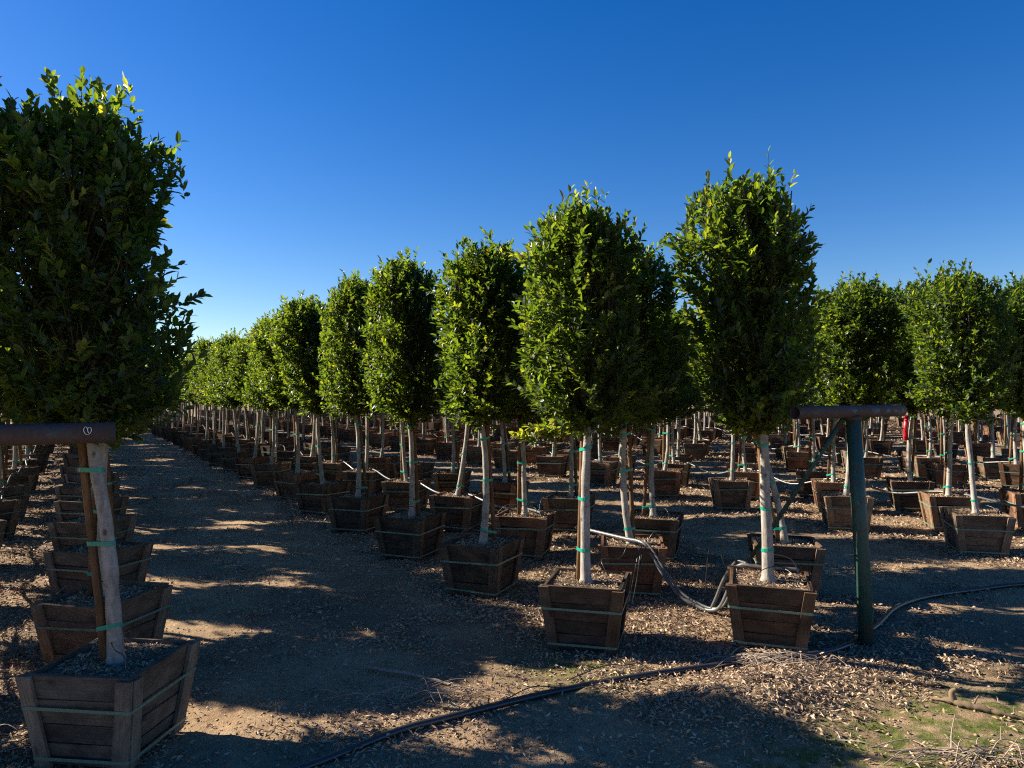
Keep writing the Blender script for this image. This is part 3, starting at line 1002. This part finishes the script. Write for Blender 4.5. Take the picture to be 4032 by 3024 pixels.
ground_pts = [(-1.55, 3.02), (-1.01, 3.37), (-.59, 3.73), (-.36, 3.87), (.26, 4.25), (.84, 4.44), (1.44, 4.63), (2.14, 4.84), (2.66, 5.33), (3.1, 5.85), (3.55, 6.2), (4.12, 6.45), (4.66, 6.57), (5.4, 6.6)]
gp = []
for x, y in ground_pts: gp.append((x, y, gz1(x, y) + .018))
gh = hose('ground_hose', gp, .020, 'thick black hose snaking over the dirt in the foreground', 8, mat=M_HOSE)
for pts in ([(.33, 4.33, .04), (.55, 4.42, .09), (.72, 4.52, .06), (.80, 4.62, .04), (.78, 4.72, .015)], [(-.05, 4.02, .05), (.12, 4.16, .07), (.30, 4.2, .05), (.5, 4.28, .06)],
            [(1.35, 4.6, .05), (1.5, 4.75, .09), (1.62, 4.72, .05), (1.75, 4.66, .04)]):
    mb = MB(); mb.tube(spline(pts, 6), .0035, 5)
    link('drip_tube', mb.mesh('drip_tube', M_HOSE, True), gh)

# looping hose between the two front boxes of the second row
lp = [(.62, 7.0, .46), (.98, 6.42, .47), (1.11, 6.2, .475), (1.17, 6.13, .40), (1.262, 6.03, .24), (1.37, 5.93, .10), (1.48, 5.83, .045), (1.56, 5.74, .035), (1.62, 5.66, .08), (1.665, 5.60, .22), (1.69, 5.52, .37), (1.72, 5.45, .46), (1.86, 5.36, .465), (2.1, 5.3, .46)]
lh = hose('looped_hose', lp, .0155, 'pale-lit hose drooping in a loop to the ground between the two front boxes')
lp2 = [(x + .02, y - .03, z + .022) for x, y, z in lp[2:11]]
mb = MB(); mb.tube(spline(lp2, 8), .010, 8); link('second_strand', mb.mesh('second_strand', M_HOSE_SUNLIT, True), lh)
lp3 = [(1.575, 5.72, .06), (1.60, 5.68, .15), (1.64, 5.60, .32), (1.70, 5.5, .47), (1.76, 5.42, .48)]
mb = MB(); mb.tube(spline(lp3, 8), .013, 8); link('second_strand', mb.mesh('second_strand', M_HOSE_SUNLIT, True), lh)
thin = [
    [(1.70, 5.48, .46), (1.66, 5.50, .58), (1.58, 5.55, .64), (1.52, 5.58, .55), (1.50, 5.6, .35), (1.50, 5.62, .22)],
    [(1.80, 5.42, .46), (1.72, 5.45, .60), (1.63, 5.5, .62), (1.60, 5.52, .5), (1.65, 5.5, .38), (1.69, 5.48, .30)],
    [(1.72, 5.45, .47), (1.86, 5.35, .56), (2.02, 5.25, .55), (2.07, 5.2, .42)],
    [(1.70, 5.46, .44), (1.63, 5.30, .33), (1.57, 5.14, .15), (1.46, 4.97, .04)],
    [(1.71, 5.46, .44), (1.66, 5.26, .30), (1.60, 5.10, .12), (1.52, 4.93, .03)],
    [(1.10, 6.2, .47), (.98, 6.05, .50), (.90, 5.97, .40), (.76, 5.6, .47), (.66, 5.35, .52), (.70, 5.25, .42)],
    [(1.10, 6.2, .47), (1.04, 6.0, .40), (.99, 5.95, .20), (.95, 5.9, .04)],
    [(1.11, 6.2, .48), (1.06, 6.0, .42), (1.02, 5.93, .22), (.97, 5.88, .03)],
    [(1.15, 6.2, .47), (1.22, 6.2, .56), (1.29, 6.25, .45), (1.31, 6.28, .25)],
    [(.45, 5.17, .41), (.46, 5.15, .50), (.52, 5.15, .53), (.57, 5.2, .47)],
    [(1.12, 6.19, .46), (1.07, 6.02, .31), (1.13, 6.0, .28), (1.2, 6.01, .31), (1.12, 6.0, .33), (1.02, 6.0, .3)],
]
for pts in thin:
    mb = MB(); mb.tube(spline(pts, 7), .0032, 5)
    link('drip_tube', mb.mesh('drip_tube', M_HOSE, True), lh)


def row_hose(rk, d0, d1, label, off=.12):
    n0, ds = ROWS[rk]
    g = random.Random(rk * 7)
    pts = []
    ds2 = [d for d in ds if d0 <= d <= d1]
    for a, b in zip(ds2[:-1], ds2[1:]):
        pts.append((*nd(n0 + off + g.uniform(-.03, .03), a - .2), .455)); pts.append((*nd(n0 + off + g.uniform(-.03, .03), a + .22), .455))
        pts.append((*nd(n0 + off + g.uniform(-.06, .06), (a + b) / 2), g.uniform(.27, .40)))
    h = hose('row_hose', pts, .0135, label, 6, GROUP_H, 8)
    for d in ds2[:7]:
        for _ in range(2):
            a = d + g.uniform(-.25, .3); s = g.choice((-1, 1))
            p0 = (*nd(n0 + off, a), .46)
            p1 = (*nd(n0 + off + s * .12, a + .05), .56 + g.uniform(-.03, .06)); p2 = (*nd(n0 + off + s * g.uniform(.25, .5), a + g.uniform(-.1, .1)), g.uniform(.3, .5)); p3 = (*nd(n0 + off + s * g.uniform(.5, .75), a + g.uniform(-.2, .2)), .42)
            mb = MB(); mb.tube(spline([p0, p1, p2, p3], 6), .0032, 4, False); link('drip_tube', mb.mesh('drip_tube', M_HOSE, True), h)
    return h


row_hose(2, 6, 34, 'black hose lying on the boxes of the second row right of the aisle')
row_hose(5, 3, 34, 'hose strung over the boxes of the fifth row, right of the green post')
row_hose(8, 3, 34, 'hose strung over the boxes of the eighth row, far right of the aisle')
row_hose(11, 3, 34, 'hose strung over the boxes of the eleventh row at far right')
row_hose(-2, 3, 34, 'bright-lit hose along the boxes at the left picture edge')
for j, rk in enumerate((1, 2, 3, 4, 5, 6)):      # short drip arcs above the soil
    pass
DRIP = [(1, 1), (1, 2), (1, 3), (2, 2), (4, 0), (4, 1), (-1, 0), (-1, 1), (2, 0), (3, 1)]
DL = {(-1, 0): 'thin black drip tube arching over the soil of the corner box'}
for (rk, i) in DRIP:
    x, y = BOX_AT[(rk, i)]
    g = random.Random(rk * 31 + i)
    a = g.uniform(2.2, 4.2); e = np.array([math.cos(a), math.sin(a)])
    p = [(x + .30 * e[0], y + .30 * e[1], .455), (x + .18 * e[0], y + .18 * e[1], .52 + .04 * g.random()), (x + .02 - .06 * e[0], y - .07 - .06 * e[1], .53), (x + .12, y - .14, .50), (x + .14, y - .16, .41)]
    mb = MB(); mb.tube(spline(p, 7), .0032, 5)
    tag(link('drip_tube_arc', mb.mesh('drip_tube_arc', M_HOSE, True)), DL.get((rk, i), 'thin drip tube over soil, %s box of the %s' % (ordw(i + 1), rowname(rk))), 'drip tube', 'drip tubes in the boxes')

# ------------------------------------------------------------------ litter, clods, sticks
g = np.random.default_rng(21)
PV, PF, PT = [], [], []; base = 0
for (y0, y1, per_m2, size) in ((2.6, 5.2, 4200, .030), (5.2, 8, 2600, .034), (8, 13, 900, .045), (13, 24, 260, .07), (24, 45, 60, .11)):
    area = CX * 1.06 * (y1 ** 2 - y0 ** 2)
    m = int(area * per_m2)
    y = np.sqrt(y0 ** 2 + g.random(m) * (y1 ** 2 - y0 ** 2)); x = (g.random(m) * 2 - 1) * CX * 1.06 * y
    keep = g.random(m) < litter_density(x, y) ** 1.25
    x, y = x[keep], y[keep]
    V, F, T = flakes(g, np.stack([x, y, ground_z(x, y) + .004 * g.random(len(x))], -1), size)
    PV.append(V); PF.append(F + base); PT.append(T); base += len(V)
me = mesh_np('leaf_litter', np.concatenate(PV), np.concatenate(PF), [M_LITTER], {'tint': np.concatenate(PT)})
tag(link('leaf_litter', me), 'dry fallen leaves scattered over the dirt and heaped under the rows', None, None, 'stuff')

m = 2600
y = np.sqrt(2.7 ** 2 + g.random(m) * (6.5 ** 2 - 2.7 ** 2)); x = (g.random(m) * 2 - 1) * CX * y
oc = np.array([(1, 0, 0), (0, 1, 0), (-1, 0, 0), (0, -1, 0), (0, 0, .7), (0, 0, -.7)], float)
of = np.array([(0, 1, 4), (1, 2, 4), (2, 3, 4), (3, 0, 4), (1, 0, 5), (2, 1, 5), (3, 2, 5), (0, 3, 5)])
s = .004 + .010 * g.random(m) ** 3
V = (oc[None] * (1 + g.normal(0, .25, (m, 6, 3)))) * s[:, None, None] + np.stack([x, y, ground_z(x, y) + s * .2], -1)[:, None]
F = of[None] + (np.arange(m) * 6)[:, None, None]
me = mesh_np('dirt_clods', V.reshape(-1, 3), F.reshape(-1, 3), [M_CLOD], None, True)
tag(link('dirt_clods', me), 'small dirt clods and pebbles strewn over the foreground soil', None, None, 'stuff')


def stick(name, pts, rads, label, cat='stick', mat=None, forks=()):
    mb = MB(); P = [(x, y, gz1(x, y) + z) for x, y, z in pts]
    S = spline(P, 6)
    gg = np.random.default_rng(len(name) + int(abs(pts[0][0]) * 100))
    S = S + gg.normal(0, rads[1] * .12, S.shape)
    mb.tube(S, np.interp(np.linspace(0, 1, len(S)), np.linspace(0, 1, len(rads)), rads) * (1 + gg.normal(0, .14, len(S))), 7)
    for f in forks:
        P2 = spline([(x, y, gz1(x, y) + z) for x, y, z in f[0]], 5)
        mb.tube(P2, np.linspace(f[1], f[1] * .35, len(P2)), 6)
    return tag(link(name, mb.mesh(name, mat or M_DRY, True)), label, cat)


stick('fallen_stick', [(-.93, 4.62, .02), (-.72, 4.52, .03), (-.5, 4.43, .022), (-.36, 4.36, .012)], [.013, .012, .009, .006], 'pale bare stick lying on dirt left of the front box')
stick('fallen_stick', [(2.10, 4.40, .002), (2.25, 4.38, .008), (2.4, 4.35, .006), (2.62, 4.34, .0)], [.010, .020, .018, .008], 'half-buried grey wood strip in shade below the green post', mat=M_TWIG)
stick('root_snag', [(2.38, 4.18, .004), (2.46, 4.09, .02), (2.54, 4.02, .022), (2.63, 3.97, .012), (2.72, 3.93, .012), (2.80, 3.90, .004)], [.006, .018, .02, .012, .014, .006], 'knobbly broken root lying where shade meets sunlit moss', 'root', M_STUMP,
      forks=[([(2.48, 4.08, .02), (2.47, 4.08, .07), (2.49, 4.07, .095)], .024), ([(2.55, 4.02, .02), (2.58, 4.03, .06), (2.59, 4.03, .075)], .006), ([(2.72, 3.94, .02), (2.73, 3.95, .055)], .005)])
stick('dead_branch', [(1.98, 3.58, .012), (2.18, 3.52, .03), (2.33, 3.50, .02)], [.004, .006, .004], 'forked dead branch lying on litter in the lower right corner', 'branch',
      forks=[([(2.14, 3.54, .02), (2.19, 3.62, .08), (2.27, 3.72, .13)], .005), ([(2.2, 3.63, .08), (2.13, 3.66, .10)], .004), ([(2.18, 3.5, .02), (2.13, 3.58, .08)], .004), ([(2.3, 3.5, .02), (2.4, 3.56, .07), (2.52, 3.55, .05)], .004),
             ([(2.39, 3.55, .06), (2.42, 3.6, .12)], .003), ([(2.35, 3.48, .02), (2.38, 3.45, .10), (2.45, 3.5, .12)], .003)])


def twig_heap(cx, cy, n, spread, label, seed):
    g = np.random.default_rng(seed); mb = MB()
    for _ in range(n):
        a = g.normal(.0, .9); L = .12 + .3 * g.random()
        px, py = cx + g.normal(0, spread), cy + g.normal(0, spread * .35)
        z = gz1(px, py)
        e = np.array([math.cos(a), math.sin(a) * .6])
        pts = [(px - e[0] * L / 2, py - e[1] * L / 2, z + .008), (px + g.normal(0, .03), py + g.normal(0, .03), z + .02 + .05 * g.random()), (px + e[0] * L / 2, py + e[1] * L / 2, z + .01 + .04 * g.random())]
        S = spline(pts, 5); mb.tube(S, np.linspace(.0035, .0015, len(S)), 4, False)
    return tag(link('twig_heap', mb.mesh('twig_heap', M_DRY, True)), label, None, None, 'stuff')


twig_heap(1.62, 4.62, 60, .20, 'heap of dry twigs below the box beside the post', 1)
twig_heap(2.15, 3.5, 30, .22, 'dry twigs in the lower right corner', 2)
twig_heap(-.55, 4.2, 34, .22, 'dry twigs beside the pale fallen stick', 3)
twig_heap(-2.45, 3.6, 30, .2, 'dry twigs left of the corner box', 4)
